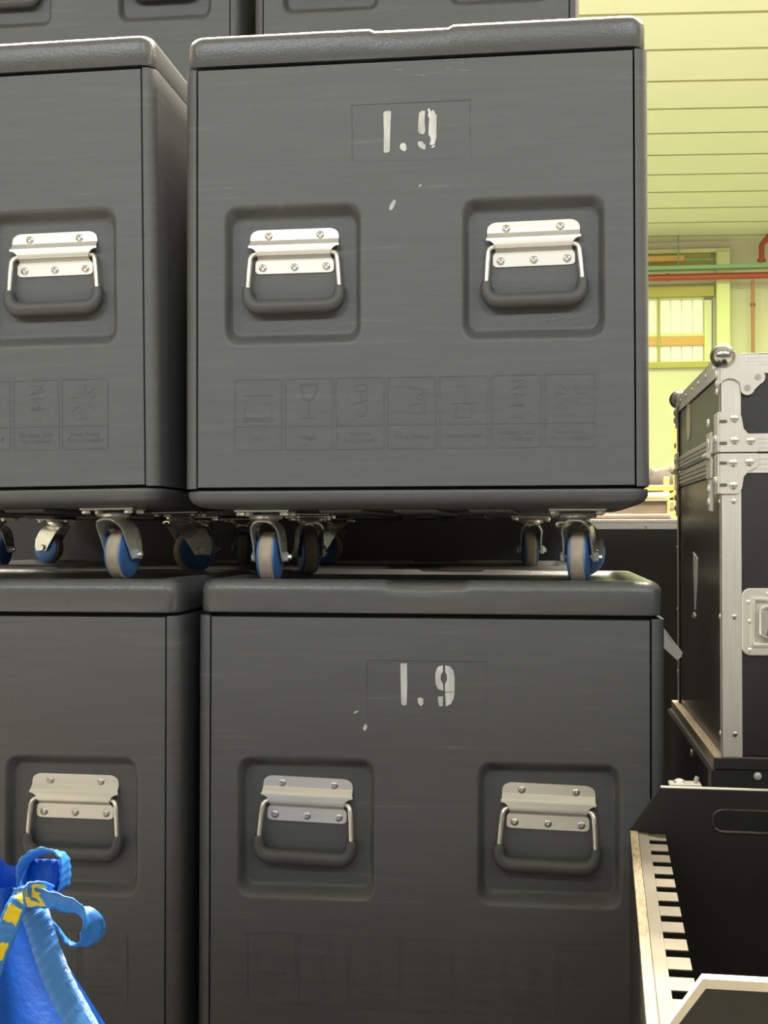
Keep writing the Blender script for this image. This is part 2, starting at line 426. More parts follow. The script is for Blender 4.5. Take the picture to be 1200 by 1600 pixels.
def crate_meshes():
    me = {}
    # body with corner posts; its front lies back behind the front panel
    b = MB()
    def plan(z, ins=0.0, post=True):
        r = 0.02; n = 5; x1 = HW - ins; y0 = ins; y1 = DEP - ins
        pts = []
        xi = 0.3425 if post else HW - 0.03
        pts += [(-xi, 0.036), (xi, 0.036)]
        pts += [(xi, y0)]
        pts += [(x1 - r + r * math.cos(R(-90 + 90 * k / n)), y0 + r + r * math.sin(R(-90 + 90 * k / n))) for k in range(n + 1)]
        pts += [(x1 - r + r * math.cos(R(90 * k / n)), y1 - r + r * math.sin(R(90 * k / n))) for k in range(n + 1)]
        pts += [(-x1 + r + r * math.cos(R(90 + 90 * k / n)), y1 - r + r * math.sin(R(90 + 90 * k / n))) for k in range(n + 1)]
        pts += [(-x1 + r + r * math.cos(R(180 + 90 * k / n)), y0 + r + r * math.sin(R(180 + 90 * k / n))) for k in range(n + 1)]
        pts += [(-xi, y0)]
        return [(x, y, z) for x, y in pts]
    b.loft([plan(ZB), plan(ZL - 0.002)])
    b.loft([rrect(HW, 0.03, DEP, 0.02, 0.014, ZB - 0.006), rrect(HW, 0.03, DEP, 0.02, 0.014, ZL + 0.006)])
    me['body'] = b.mesh('body', M['plastic'], True)
    # base tray
    b = MB()
    b.loft([rrect(HW, 0, DEP, 0.03, 0.07, ZU), rrect(HW, 0, DEP, 0.03, 0.03, ZU + 0.001), rrect(HW, 0, DEP, 0.03, 0.016, ZU + 0.004), rrect(HW, 0, DEP, 0.03, 0.006, ZU + 0.010),
            rrect(HW, 0, DEP, 0.03, 0.001, ZU + 0.018), rrect(HW, 0, DEP, 0.03, 0, ZB - 0.008), rrect(HW, 0, DEP, 0.03, 0.002, ZB - 0.004), rrect(HW, 0, DEP, 0.03, 0.012, ZB - 0.003)])
    for xx in (-0.12, 0.0, 0.12): b.bbox(xx - 0.035, xx + 0.035, 0.05, DEP - 0.05, ZU - 0.006, ZU + 0.002, 0.003)
    me['base'] = b.mesh('base_tray', M['plastic'], True)
    # lid with raised rim, sunk field and finger notch
    ex = (-0.3, -0.2, -0.1, -0.066, -0.058, 0, 0.058, 0.066, 0.1, 0.2, 0.3)
    def lr(ins, z, notch=0.0):
        ring = rrect(HW - 0.003, 0.001, DEP - 0.001, 0.024, ins, z, 6, ex)
        return [(x, y, zz - (notch if abs(x) < 0.0585 and (y < 0.1 or y > DEP - 0.1) else 0)) for x, y, zz in ring]
    b = MB()
    b.loft([lr(0.012, ZL + 0.0035), lr(0.0015, ZL + 0.0035), lr(0.0, ZL + 0.006), lr(0.0, ZT - 0.017), lr(0.0007, ZT - 0.0126, 0.003), lr(0.0023, ZT - 0.0085, 0.004), lr(0.005, ZT - 0.005, 0.004), lr(0.0085, ZT - 0.0023, 0.004), lr(0.0126, ZT - 0.0006, 0.004),
            lr(0.017, ZT, 0.004), lr(0.040, ZT, 0.004), lr(0.046, ZT - 0.003, 0.001), lr(0.052, ZT - 0.0075), lr(0.06, ZT - 0.008)])
    me['lid'] = b.mesh('lid', M['lid'], True)
    # front panel as a relief
    hx = 0.3395; z0 = ZB + 0.002; z1 = ZL - 0.004
    oz1, oz0 = ZL - 0.2217, ZL - 0.444; iz1, iz0 = ZL - 0.2411, ZL - 0.4221
    ohw, ihw = 0.1097, 0.0985
    def sd(x, z, cx, cz, hw, hh, r):
        dx, dz = abs(x - cx) - hw + r, abs(z - cz) - hh + r
        return math.hypot(max(dx, 0), max(dz, 0)) + min(max(dx, dz), 0) - r
    def depth(x, z):
        y = 0.0
        for s in (-1, 1):
            do = -sd(x, z, s * AX, (oz0 + oz1) / 2, ohw, (oz1 - oz0) / 2, 0.022)
            if do > 0:
                di = max(sd(x, z, s * AX, (iz0 + iz1) / 2, ihw, (iz1 - iz0) / 2, 0.014), 0)
                t = do / (do + di + 1e-9); t = t * t * (3 - 2 * t)
                y = 0.021 * t
        if abs(x) < 0.0925 and 0.6605 < z < 0.7505: y += 0.0009
        return y
    def lin(a, c, step):
        n = max(1, int(round((c - a) / step))); return [a + (c - a) * i / n for i in range(n + 1)]
    xs = set(); zs = set()
    for a, c, st in ((-hx, -AX - ohw - 0.004, 0.02), (-AX - ohw - 0.004, -AX - ihw + 0.018, 0.0022), (-AX - ihw + 0.018, -AX + ihw - 0.018, 0.02), (-AX + ihw - 0.018, -AX + ohw + 0.004, 0.0022), (-AX + ohw + 0.004, AX - ohw - 0.004, 0.02),
                     (AX - ohw - 0.004, AX - ihw + 0.018, 0.0022), (AX - ihw + 0.018, AX + ihw - 0.018, 0.02), (AX + ihw - 0.018, AX + ohw + 0.004, 0.0022), (AX + ohw + 0.004, hx, 0.02)):
        xs |= {round(v, 5) for v in lin(a, c, st)}
    for a, c, st in ((z0, oz0 - 0.004, 0.03), (oz0 - 0.004, iz0 + 0.018, 0.0022), (iz0 + 0.018, iz1 - 0.018, 0.02), (iz1 - 0.018, oz1 + 0.004, 0.0022), (oz1 + 0.004, z1, 0.03)):
        zs |= {round(v, 5) for v in lin(a, c, st)}
    xs |= {-0.0928, -0.0922, 0.0922, 0.0928}; zs |= {0.6602, 0.6608, 0.7502, 0.7508}
    xs = sorted(xs); zs = sorted(zs)
    b = MB(); nx = len(xs); vs = []; fs = []
    for z in zs:
        for x in xs:
            vs.append((x, depth(x, z), z))
    for i in range(len(zs) - 1):
        for j in range(nx - 1):
            fs.append((i * nx + j, i * nx + j + 1, (i + 1) * nx + j + 1, (i + 1) * nx + j))
    b.add(vs, fs)
    # returned edges
    for xa in (xs[0], xs[-1]):
        s = 1 if xa > 0 else -1
        b.add([(xa, 0, z0), (xa + s * 0.0006, 0.0015, z0), (xa + s * 0.0006, 0.03, z0), (xa, 0, z1), (xa + s * 0.0006, 0.0015, z1), (xa + s * 0.0006, 0.03, z1)], [(0, 1, 4, 3), (1, 2, 5, 4)])
    b.add([(xs[0], 0, z0), (xs[-1], 0, z0), (xs[-1], 0.03, z0), (xs[0], 0.03, z0)], [(0, 1, 2, 3)])
    b.add([(xs[0], 0, z1), (xs[-1], 0, z1), (xs[-1], 0.03, z1), (xs[0], 0.03, z1)], [(0, 1, 2, 3)])
    me['panel'] = b.mesh('front_panel', M['plastic'], True, 50)

    # chest handle (origin: top centre on the recess floor, z downwards negative)
    rows = [(0, .0570, 0), (.0008, .0612, 0), (.003, .0662, 0), (.0065, .0698, 0), (.012, .0713, 0), (.0165, .0713, .0002), (.018, .0713, .0012), (.0245, .0715, .0078), (.0262, .0728, .0092), (.0280, .0728, .0096), (.0294, .0722, .0097),
            (.0300, .0680, .0097), (.0320, .0645, .0097), (.0350, .0615, .0097), (.0400, .0592, .0094), (.0420, .0588, .0085), (.0465, .0590, .0012), (.0478, .0596, .0002), (.0495, .0612, 0), (.052, .0628, 0), (.056, .0632, 0), (.0655, .0632, 0), (.0680, .0615, 0), (.0694, .0590, 0), (.070, .0550, 0)]
    b = MB(); vs = []; fs = []; T = 0.0018
    for lay in (0, 1):
        for z, hw, out in rows:
            vs += [(-hw, -out - (T if lay == 0 else 0), -z), (hw, -out - (T if lay == 0 else 0), -z)]
    n = len(rows)
    for i in range(n - 1):
        a = 2 * i
        fs += [(a, a + 2, a + 3, a + 1), (2 * n + a, 2 * n + a + 1, 2 * n + a + 3, 2 * n + a + 2), (a, 2 * n + a, 2 * n + a + 2, a + 2), (a + 1, a + 3, 2 * n + a + 3, 2 * n + a + 1)]
    fs += [(0, 1, 2 * n + 1, 2 * n), (2 * n - 2, 4 * n - 2, 4 * n - 1, 2 * n - 1)]
    me['bracket'] = b.add(vs, fs).mesh('handle', M['alu'], True, 25)
    seg = [(.045, -.0048, -.0385), (.058, -.0048, -.0385), (.0625, -.0055, -.0388), (.0665, -.007, -.0405), (.0688, -.009, -.0435), (.0700, -.0105, -.048), (.0715, -.0115, -.065), (.0738, -.012, -.100)]
    b = MB().tube([(-x, y, z) for x, y, z in seg][::-1] + seg, 0.0040, 12)
    me['bail'] = b.mesh('bail', M['steel'], True)
    cx, cz, rr2 = .0740, -.1165, .020
    gp = [(-cx + .0003, -.012, -.0935), (-cx, -.012, -.0965)]
    gp += [(-cx + rr2 - rr2 * math.cos(R(t)), -.012, cz + .012 - rr2 * math.sin(R(t)) + 0.0) for t in (0, 20, 40, 60, 75, 90)]
    gp += [(x, -.012, cz + .012 - rr2) for x in (-.03, 0, .03)]
    gp += [(-x, y, z) for x, y, z in gp[:8]][::-1]
    rad = [.0072, .0084] + [.0090, .0098, .0106, .0114, .0118, .0120] + [.0120] * 3
    rad += rad[:8][::-1]
    me['grip'] = MB().tube(gp, rad, 16).mesh('grip', M['grip'], True)
    b = MB()
    b.lathe((0, 0, 0), (0, -1, 0), [(.0062, 0), (.0060, .0010), (.0048, .0020), (.0030, .0024), (.0026, .0012), (.0001, .0010)], 16)
    me['screw'] = b.mesh('screw', M['screw'], True)
    me['socket'] = MB().cyl((0, -0.0012, 0), (0, -1, 0), 0.0024, 0.0008, 6).mesh('socket', M['socket'])

    # swivel caster (origin: underside centre), wheel trails towards +y
    b = MB(); prof = []
    zt = -0.0185; wx = 0.0235
    U = [(-wx - .0015, -.0860), (-wx - .001, -.075), (-wx, -.055), (-wx, -.036), (-wx + .002, -.028), (-wx + .007, -.0215), (-wx + .013, zt), (0, zt + .0008)]
    U = U + [(-x, z) for x, z in U[:-1]][::-1]
    def yr(z):
        d = (zt - z)
        if d < 0.004: return -.030, .032
        t = min(1, (d - 0.004) / 0.0635)
        yf = -.030 + (.030 + .019) * (t ** 0.75)
        yb = .032 + (.058 - .032) * math.sin(t * PI * 0.72)
        return yf, yb
    outer = []; inner = []
    for i, (x, z) in enumerate(U):
        f, k = yr(z)
        sx = 0 if abs(x) < 1e-6 else (1 if x > 0 else -1)
        outer.append([(x, f, z), (x, (f + k) / 2, z + 0.0004), (x, k, z)])
        xi, zi = x - sx * 0.0025, z - (0.0025 if z > -.03 else 0)
        inner.append([(xi, f, zi), (xi, (f + k) / 2, zi), (xi, k, zi)])
    b.loft(outer, False, False, False); b.loft(inner, False, False, False)
    for j in (0, 2):
        b.loft([[o[j] for o in outer], [i2[j] for i2 in inner]], False, False, False)
    b.loft([[outer[0][j] for j in range(3)], [inner[0][j] for j in range(3)]], False, False, False)
    b.loft([[outer[-1][j] for j in range(3)], [inner[-1][j] for j in range(3)]], False, False, False)
    b.lathe((0, 0, 0), (0, 0, -1), [(.020, .0075), (.026, .0085), (.0285, .011), (.027, .0145), (.022, .0165), (.020, .019)], 24)
    me['fork'] = b.mesh('caster', M['zinc'], True, 40)
    b = MB().bbox(-.045, .045, -.040, .040, -.0045, 0, .0012)
    me['plate'] = b.mesh('mounting_plate', M['zinc'])
    me['bolt'] = MB().cyl((0, 0, 0), (0, 0, -1), .0075, .006, 6, .0012).mesh('bolt', M['zinc'])
    me['tyre'] = MB().lathe((-.0125, 0, 0), (1, 0, 0), [(.034, .0), (.0385, .0008), (.0412, .003), (.042, .0065), (.042, .0185), (.0412, .022), (.0385, .0242), (.034, .025)], 36).mesh('tyre', M['tyre'], True, 50)
    me['core'] = MB().lathe((-.0175, 0, 0), (1, 0, 0), [(.008, .0), (.024, .001), (.034, .0012), (.0385, .0035), (.0388, .006), (.0385, .029), (.0385, .0315), (.034, .0338), (.024, .034), (.008, .035)], 36).mesh('wheel_core', M['hub'], True, 50)
    b = MB().cyl((.0245, 0, 0), (1, 0, 0), .0085, .007, 6, .001).cyl((.031, 0, 0), (1, 0, 0), .0045, .006, 10).cyl((-.0245, 0, 0), (-1, 0, 0), .0085, .006, 6, .001).cyl((-.024, 0, 0), (1, 0, 0), .004, .048, 8)
    me['axle'] = b.mesh('axle_bolt', M['zinc'], True)
    return me

CM = crate_meshes()

def caster(parent, x, y, yaw):
    c = inst('caster', CM['fork'], parent, (x, y, ZU), (0, 0, yaw))
    inst('mounting_plate', CM['plate'], c, (0, 0, 0), (0, 0, -yaw))
    ca_, sa_ = math.cos(-yaw), math.sin(-yaw)
    for bx in (-.036, .036):
        for by in (-.031, .031):
            inst('bolt', CM['bolt'], c, (ca_ * bx - sa_ * by, sa_ * bx + ca_ * by, -.0045))
    inst('tyre', CM['tyre'], c, (0, .030, -.078))
    inst('wheel_core', CM['core'], c, (0, .030, -.078))
    inst('axle_bolt', CM['axle'], c, (0, .030, -.078))
    return c

def handle(parent, x, tilt=0.0, dz=0.0):
    h = inst('handle', CM['bracket'], parent, (x, 0.0205, ZL - 0.2565 + dz), (0, tilt, 0))
    inst('bail', CM['bail'], h); inst('grip', CM['grip'], h)
    for sx, sz in ((-.0415, -.0105), (.0415, -.0105), (-.0510, -.0605), (0, -.0605), (.0510, -.0605)):
        s = inst('screw', CM['screw'], h, (sx, -.0018, sz), (0, random.uniform(0, 1), 0))
    return h

def text_mesh(body, size, depth):
    cu = bpy.data.curves.new('caption', 'FONT'); cu.body = body; cu.size = size; cu.extrude = depth; cu.align_x = 'CENTER'; cu.align_y = 'CENTER'; cu.resolution_u = 2
    cu.space_line = 0.95
    o = bpy.data.objects.new('tmp_caption', cu); col.objects.link(o)
    bpy.context.view_layer.update()
    me = bpy.data.meshes.new_from_object(o.evaluated_get(bpy.context.evaluated_depsgraph_get()))
    bpy.data.objects.remove(o); bpy.data.curves.remove(cu)
    me.transform(Matrix.Rotation(PI / 2, 4, 'X'))
    me.materials.clear(); me.materials.append(M['plastic'])
    return me

CAPS = ['Dry', 'Fragile', 'Use No\nHand Hooks', 'Care Handle', 'Do Not Roll', 'Stacking Limit\nBy Number', 'Keep Away\nFrom Sunlight']
CAPM = [text_mesh(t, 0.0105, 0.0006) for t in CAPS]
def circ(cx, cz, r, a0=0, a1=360, n=14):
    return [(cx + r * math.cos(R(a0 + (a1 - a0) * k / n)), cz + r * math.sin(R(a0 + (a1 - a0) * k / n))) for k in range(n + 1)]
PW, PH = 0.0013, 0.0007
def picto(i):
    b = MB(); st = lambda p, w=PW: b.stroke([(x / 1000, z / 1000) for x, z in p], w, 0.0, PH)
    if i == 0:      # open box lines
        st([(-24, 12), (24, 12)]); st([(-24, -24), (24, -24)]); st([(-24, -28), (24, -28)]); st([(-22, -22), (-22, -8)]); st([(22, -22), (22, -8)])
    elif i == 1:    # glass
        st([(-13, 28), (13, 28)]); st([(-13, 28), (-11, 12), (-5, 4), (5, 4), (11, 12), (13, 28)]); st([(0, 4), (0, -22)]); st([(-12, -24), (12, -24)], .0022)
    elif i == 2:    # hook and case
        st([(-8, 26), (10, 26), (10, 16), (-8, 16), (-8, 26)]); st([(-14, -4), (2, -1), (12, 2)]); st(circ(2, -14, 9, 60, -160)); st([(2, 16), (2, -2)])
    elif i == 3:    # hands round a parcel
        st([(-26, 22), (6, 22)]); st([(0, 18), (26, 18)]); st([(22, 14), (12, 9), (22, 4)]); st(circ(8, -8, 12, 100, -190)); st([(-2, -6), (14, -5)])
    elif i == 4:    # tumbling parcel
        st([(-14, 24), (-4, 16), (2, 10), (2, -2)]); st([(-6, 22), (8, 22)]); st([(-22, -5), (22, -5)]); st([(-12, -6), (-12, -27), (12, -27), (12, -6)])
    elif i == 5:    # stack limit
        st([(-10, 28), (12, 29)]); st([(12, 26), (-10, 14), (16, 20)]); st([(-8, 8), (12, 8)]); st([(-6, 7), (6, -4), (-6, -8), (12, -8)]); st([(-10, -10), (12, -10)]); st([(-10, -27), (10, -27)], .002)
    else:           # sun and roof
        for a in (0, 45, 90, 135, 180):
            st([(9 * math.cos(R(a)), 8 + 9 * math.sin(R(a))), (24 * math.cos(R(a)), 8 + 20 * math.sin(R(a)))])
        st([(-22, -14), (-6, -4), (0, -2), (18, -10)]); st([(-10, -16), (-4, -14)]); st([(-12, -27), (6, -25)])
    return b.mesh('pictogram', M['plastic'])
PICM = [picto(i) for i in range(7)]
def rloop(b, x0, x1, z0, z1, r):
    pts = []
    for cx, cz, a in ((x1 - r, z1 - r, 0), (x0 + r, z1 - r, 90), (x0 + r, z0 + r, 180), (x1 - r, z0 + r, 270)):
        pts += circ(cx, cz, r, a, a + 90, 3)
    b.stroke(pts + pts[:1], PW, 0.0, PH)
b = MB()
CW = 0.5665 / 7
for k in range(7):
    cx = -0.2832 + CW * (k + 0.5)
    rloop(b, cx - .0375, cx + .0375, 0.2125, 0.3235, 0.004)
    b.stroke([(cx - .0375, 0.2495), (cx + .0375, 0.2495)], PW, 0.0, PH)
FRAMEM = b.mesh('pictogram_panel', M['plastic'])
def pictograms(parent):
    p = inst('pictogram_panel', FRAMEM, parent)
    for k in range(7):
        cx = -0.2832 + CW * (k + 0.5)
        inst('pictogram', PICM[k], p, (cx, 0, 0.2865)); inst('caption', CAPM[k], p, (cx, 0, 0.231))
    return p

def blob(b, pts, y=-0.0003):
    """outline in millimetres -> thin film of paint"""
    b.prism_y([(x / 1000, z / 1000) for x, z in pts], y, 0.0012)
def stencil(parent, which):
    cv = lambda pts: [((540 + x / 5.4545 - 644.5) * .99, 738.6 - (140 + y / 5.4545 - 174) * .99) for x, y in pts]
    cv2 = lambda pts: [((350 + x / 2.667 - 664.5) * .99, 746.5 - (1020 + y / 2.667 - 1037) * .99) for x, y in pts]
    if which == 0:
        G = [('digit_one', [cv([(333, 200), (345, 184), (388, 182), (400, 192), (392, 360), (388, 528), (372, 541), (345, 543), (336, 530), (338, 360)])]),
             ('decimal_point', [cv([(488, 466), (516, 464), (528, 478), (533, 520), (520, 535), (500, 532), (476, 510), (475, 488)])]),
             ('digit_nine', [cv([(640, 215), (665, 193), (693, 197), (690, 240), (688, 300), (694, 360), (688, 390), (665, 398), (640, 385), (631, 360), (635, 280)]),
                             cv([(714, 190), (724, 175), (736, 182), (740, 205), (765, 190), (778, 215), (793, 240), (790, 330), (790, 420), (775, 482), (748, 494), (728, 485), (742, 450), (736, 418), (722, 405), (724, 330), (730, 270), (716, 232), (724, 212)]),
                             cv([(630, 460), (650, 456), (668, 458), (684, 478), (698, 490), (692, 530), (672, 524), (648, 510), (632, 488)]),
                             cv([(742, 512), (768, 490), (780, 494), (770, 510), (752, 517)])]),
             ('paint_fleck', [cv([(380, 1030), (392, 990), (420, 950), (436, 952), (438, 970), (425, 1005), (408, 1035), (390, 1038)])]),
             ('paint_fleck', [cv([(638, 836), (648, 824), (664, 828), (652, 842), (640, 848)])])]
    else:
        G = [('digit_one', [cv2([(731, 46), (758, 45), (759, 130), (757, 218), (740, 221), (734, 210), (732, 130)])]),
             ('decimal_point', [cv2([(803, 190), (815, 186), (827, 192), (826, 214), (815, 222), (804, 208)])]),
             ('digit_nine', [cv2([(890, 56), (908, 52), (908, 76), (899, 92), (899, 112), (908, 128), (910, 156), (888, 150), (878, 130), (876, 90), (882, 66)]),
                             cv2([(918, 52), (938, 56), (952, 72), (957, 100), (957, 160), (918, 162), (917, 130), (925, 112), (925, 92), (918, 76)]),
                             cv2([(918, 165), (957, 162), (952, 190), (942, 210), (920, 222)]),
                             cv2([(887, 182), (909, 180), (908, 221), (893, 221), (889, 205)])]),
             ('paint_fleck', [cv2([(578, 330), (572, 318), (584, 298), (592, 310), (588, 322)])]),
             ('paint_fleck', [cv2([(532, 256), (545, 246), (556, 247), (540, 258)])])]
    for nm, polys in G:
        b = MB()
        for p in polys:
            a = sum(p[i][0] * p[(i + 1) % len(p)][1] - p[(i + 1) % len(p)][0] * p[i][1] for i in range(len(p)))
            if a > 0: p = p[::-1]
            blob(b, p)
        b.build(nm, M['paint'], parent)

GRP = 'grey wheeled plastic crates in stacks'
random.seed(4)
def make_crate(loc, rotz, roty, tilts, label, picts=True, st=None, yaws=(0, -8, 20, -50)):
    root = empty('wheeled_crate', loc, (0, roty, rotz))
    tag(root, label, 'crate', GRP)
    inst('body', CM['body'], root); inst('base_tray', CM['base'], root); inst('lid', CM['lid'], root); inst('front_panel', CM['panel'], root)
    for s, t in zip((-1, 1), tilts): handle(root, s * AX, t[0], t[1])
    for (x, y), w in zip(((-.252, .10), (.255, .10), (-.252, .50), (.255, .50)), yaws): caster(root, x, y, R(w))
    if picts: pictograms(root)
    if st is not None: stencil(root, st)
    return root

SP = 0.867
M['scuff'] = mat('pale_scuff', (0.15, 0.15, 0.15), 0.6, var=0.4, vscale=120)
def scuffs(parent):
    random.seed(31)
    cvr = lambda px, py: (.188 + (px - 834) * .00097, .5635 - (py - 347) * .00097)
    L = []
    for k in range(12):                         # slanting rubs low in the recess
        px, py = random.uniform(845, 905), random.uniform(503, 513)
        L.append((cvr(px, py), cvr(px + random.uniform(6, 18), py - random.uniform(1, 5)), random.uniform(.0004, .0010), .0205))
    for k in range(12):                         # hatching beside the grip
        px, py = random.uniform(912, 926), 372 + k * 8.5
        L.append((cvr(px, py), cvr(px + random.uniform(-3, 3), py + random.uniform(4, 11)), random.uniform(.0003, .0006), .0205))
    for k in range(5):                          # rubs by the lid
        x, z = random.uniform(-.03, .09), random.uniform(.79, .812)
        L.append(((x, z), (x + random.uniform(.006, .03), z - random.uniform(0, .004)), random.uniform(.0006, .0016), 0.0))
    for (a, c, w, y) in L:
        MB().stroke([a, c], w, y, .0003).build('scuff_mark', M['scuff'], parent)
make_crate((-.2047, 0, SP), R(-.283), R(-.11), ((R(-.2), .0), (R(-.9), .001)), 'grey wheeled crate stencilled 1.9 standing on top of the other crate stencilled 1.9', True, 0)
scuffs(bpy.data.objects['wheeled_crate'])
make_crate((-.967, -.0067, SP), R(.074), R(-.75), ((0, 0), (R(-.3), 0.001)), 'grey wheeled crate with no number seen, upper one, stacked above the blue bag', True)
make_crate((-.1841, .0046, 0), R(.254), R(.1), ((R(1.8), .0), (R(1.5), -.0015)), 'grey wheeled crate stencilled 1.9 underneath the other crate stencilled 1.9', True, 1)
make_crate((-.9312, -.0191, 0), R(.12), 0, ((0, 0), (R(.5), .001)), 'dark grey wheeled crate low down right behind the blue bag', True)
# rear stacks
BY = 0.85
for cx, where in ((-.2865, 'behind the crates stencilled 1.9'), (-1.045, 'behind the crates with no number')):
    for lv, nm in ((0, 'lowest grey crate of the rear stack '), (1, 'middle grey crate of the rear stack '), (2, 'topmost grey crate of the rear stack ')):
        make_crate((cx, BY, lv * SP), 0, 0, ((0, 0), (0, 0)), nm + where, False, None, (0, 5, 70, 10))

# ------------------------------------------------------------------ flight case (right)
FX0, FX1, FY0, FY1, FZ0, FZ1, FZS = 0.255, 1.12, -0.05, 0.585, 0.621, 1.212, 1.066
fc = empty('flight_case', ((FX0 + FX1) / 2, (FY0 + FY1) / 2, FZ0))
tag(fc, 'tall black flight case with aluminium edges and steel ball corners beside the grey crates', 'flight case')
O = Vector(fc.location)
def fpart(mb, name, m, parent=fc, smooth=False, angle=35):
    mb.v = [tuple(Vector(p) - O) for p in mb.v]
    return mb.build(name, m, parent, smooth, None, angle)
t = 0.004
fpart(MB().bbox(FX0 + t, FX1 - t, FY0 + t, FY1 - t, FZ0, FZS - 0.002, .001), 'body', M['caseside'])
fpart(MB().bbox(FX0 + t, FX1 - t, FY0 + t, FY1 - t, FZS + 0.002, FZ1 - t, .001), 'lid', M['caseside'])
fpart(MB().bbox(FX0 + .03, FX1 - .03, FY0 + .0018, FY0 + .006, FZ0 + .002, FZS - .028, .001), 'front_panel', M['blackply'])
fpart(MB().bbox(FX0 + .03, FX1 - .03, FY0 + .0018, FY0 + .006, FZS + .026, FZ1 - .028, .001), 'lid_front_panel', M['blackply'])
rivm = MB().lathe((0, 0, 0), (0, -1, 0), [(.0038, 0), (.0034, .0012), (.0020, .0019), (.0005, .0021)], 12).mesh('rivet', M['chrome'], True)
rivd = MB().lathe((0, 0, 0), (0, -1, 0), [(.0042, 0), (.0038, .0010), (.0025, .0016), (.0005, .0018)], 12).mesh('rivet', M['screw'], True)
W = 0.030
def Lprof_v(x, y, sx, sy, z0, z1, wx=W, wy=0.012):
    """vertical L profile, corner at (x, y), arms along +sx, +sy, with bead lines"""
    b = MB()
    b.bbox(min(x, x + sx * wx), max(x, x + sx * wx), min(y, y + sy * .0025), max(y, y + sy * .0025), z0, z1, .0008)
    b.bbox(min(x, x + sx * .0025), max(x, x + sx * .0025), min(y, y + sy * wy), max(y, y + sy * wy), z0, z1, .0008)
    for q in (.22, .38, .54, .70):
        xx = x + sx * wx * q
        b.box(xx - .0006, xx + .0006, min(y, y - sy * .0005), max(y, y - sy * .0005), z0 + .001, z1 - .001)
    return b
ed = fpart(Lprof_v(FX0, FY0, 1, 1, FZ0, FZS - .022), 'corner_edge', M['profile'])
for z in (.655, .826, .995):
    o = inst('rivet', rivd, ed, Vector((FX0 + .019, FY0 - .0002, z)) - O)
    inst('rivet', rivm, ed, Vector((FX0 - .0002, FY0 + .007, z)) - O, (0, 0, R(-90)))
ed2 = fpart(Lprof_v(FX0, FY0, 1, 1, FZS + .024, FZ1 - .03), 'lid_corner_edge', M['profile'])
eb = fpart(Lprof_v(FX0, FY1, 1, -1, FZ0, FZS - .022, .012, .018), 'rear_corner_edge', M['profile'])
for z in (.68, .80, .92, 1.0): inst('rivet', rivm, eb, Vector((FX0 - .0002, FY1 - .012, z)) - O, (0, 0, R(-90)))
fpart(Lprof_v(FX0, FY1, 1, -1, FZS + .024, FZ1 - .02, .012, .018), 'lid_rear_corner_edge', M['profile'])
# top edges
b = MB().bbox(FX0, FX1, FY0, FY0 + .0025, FZ1 - .030, FZ1, .0008).bbox(FX0, FX1, FY0, FY0 + .03, FZ1 - .0025, FZ1, .0008)
for q in (.007, .012, .017): b.box(FX0 + .04, FX1, FY0 - .0005, FY0, FZ1 - q - .0006, FZ1 - q + .0006)
fpart(b, 'top_front_edge', M['profile'])
b = MB().bbox(FX0, FX0 + .0025, FY0 + .003, FY1, FZ1 - .030, FZ1, .0008).bbox(FX0, FX0 + .03, FY0 + .003, FY1, FZ1 - .0025, FZ1, .0008)
te = fpart(b, 'top_side_edge', M['profile'])
for k in range(6): inst('rivet', rivm, te, Vector((FX0 - .0002, FY0 + .07 + k * .098, FZ1 - .014)) - O, (0, 0, R(-90)))
# closure extrusions between lid and body
for nm, z0, z1 in (('body_closure_edge', FZS - .030, FZS - .0012), ('lid_closure_edge', FZS + .0012, FZS + .028)):
    b = MB().bbox(FX0 + .002, FX1, FY0 - .001, FY0 + .003, z0, z1, .0008)
    for q in (.25, .5, .75): zz = z0 + (z1 - z0) * q; b.box(FX0 + .05, FX1, FY0 - .0018, FY0 - .001, zz - .0012, zz + .0012)
    b.bbox(FX0 - .001, FX0 + .003, FY0 + .004, FY1, z0, z1, .0008)
    for q in (.25, .5, .75): zz = z0 + (z1 - z0) * q; b.box(FX0 - .0035, FX0 - .001, FY0 + .06, FY1 - .05, zz - .0022, zz + .0022)
    fpart(b, nm, M['profile'])
# braces where lid meets body (front corner)
def brace(z0, z1, up):
    b = MB()
    lo, hi = (z0, z1)
    tall = [(FX0 - .001, lo), (FX0 + .030, lo), (FX0 + .034, lo + .004), (FX0 + .036, lo + .012)]
    if up:
        poly = [(FX0 - .001, lo), (FX0 + .052, lo), (FX0 + .055, lo + .006), (FX0 + .052, lo + .020), (FX0 + .040, lo + .026), (FX0 + .033, lo + .034), (FX0 + .030, lo + .052), (FX0 + .024, hi), (FX0 - .001, hi)]
    else:
        poly = [(FX0 - .001, hi), (FX0 - .001, lo), (FX0 + .024, lo), (FX0 + .030, hi - .052), (FX0 + .033, hi - .034), (FX0 + .040, hi - .026), (FX0 + .052, hi - .020), (FX0 + .055, hi - .006), (FX0 + .052, hi)]
    b.prism_y(poly, FY0 - .004, FY0 - .001)
    b.bbox(FX0 - .004, FX0 - .001, FY0 - .004, FY0 + .04, lo, hi, .001)
    return b
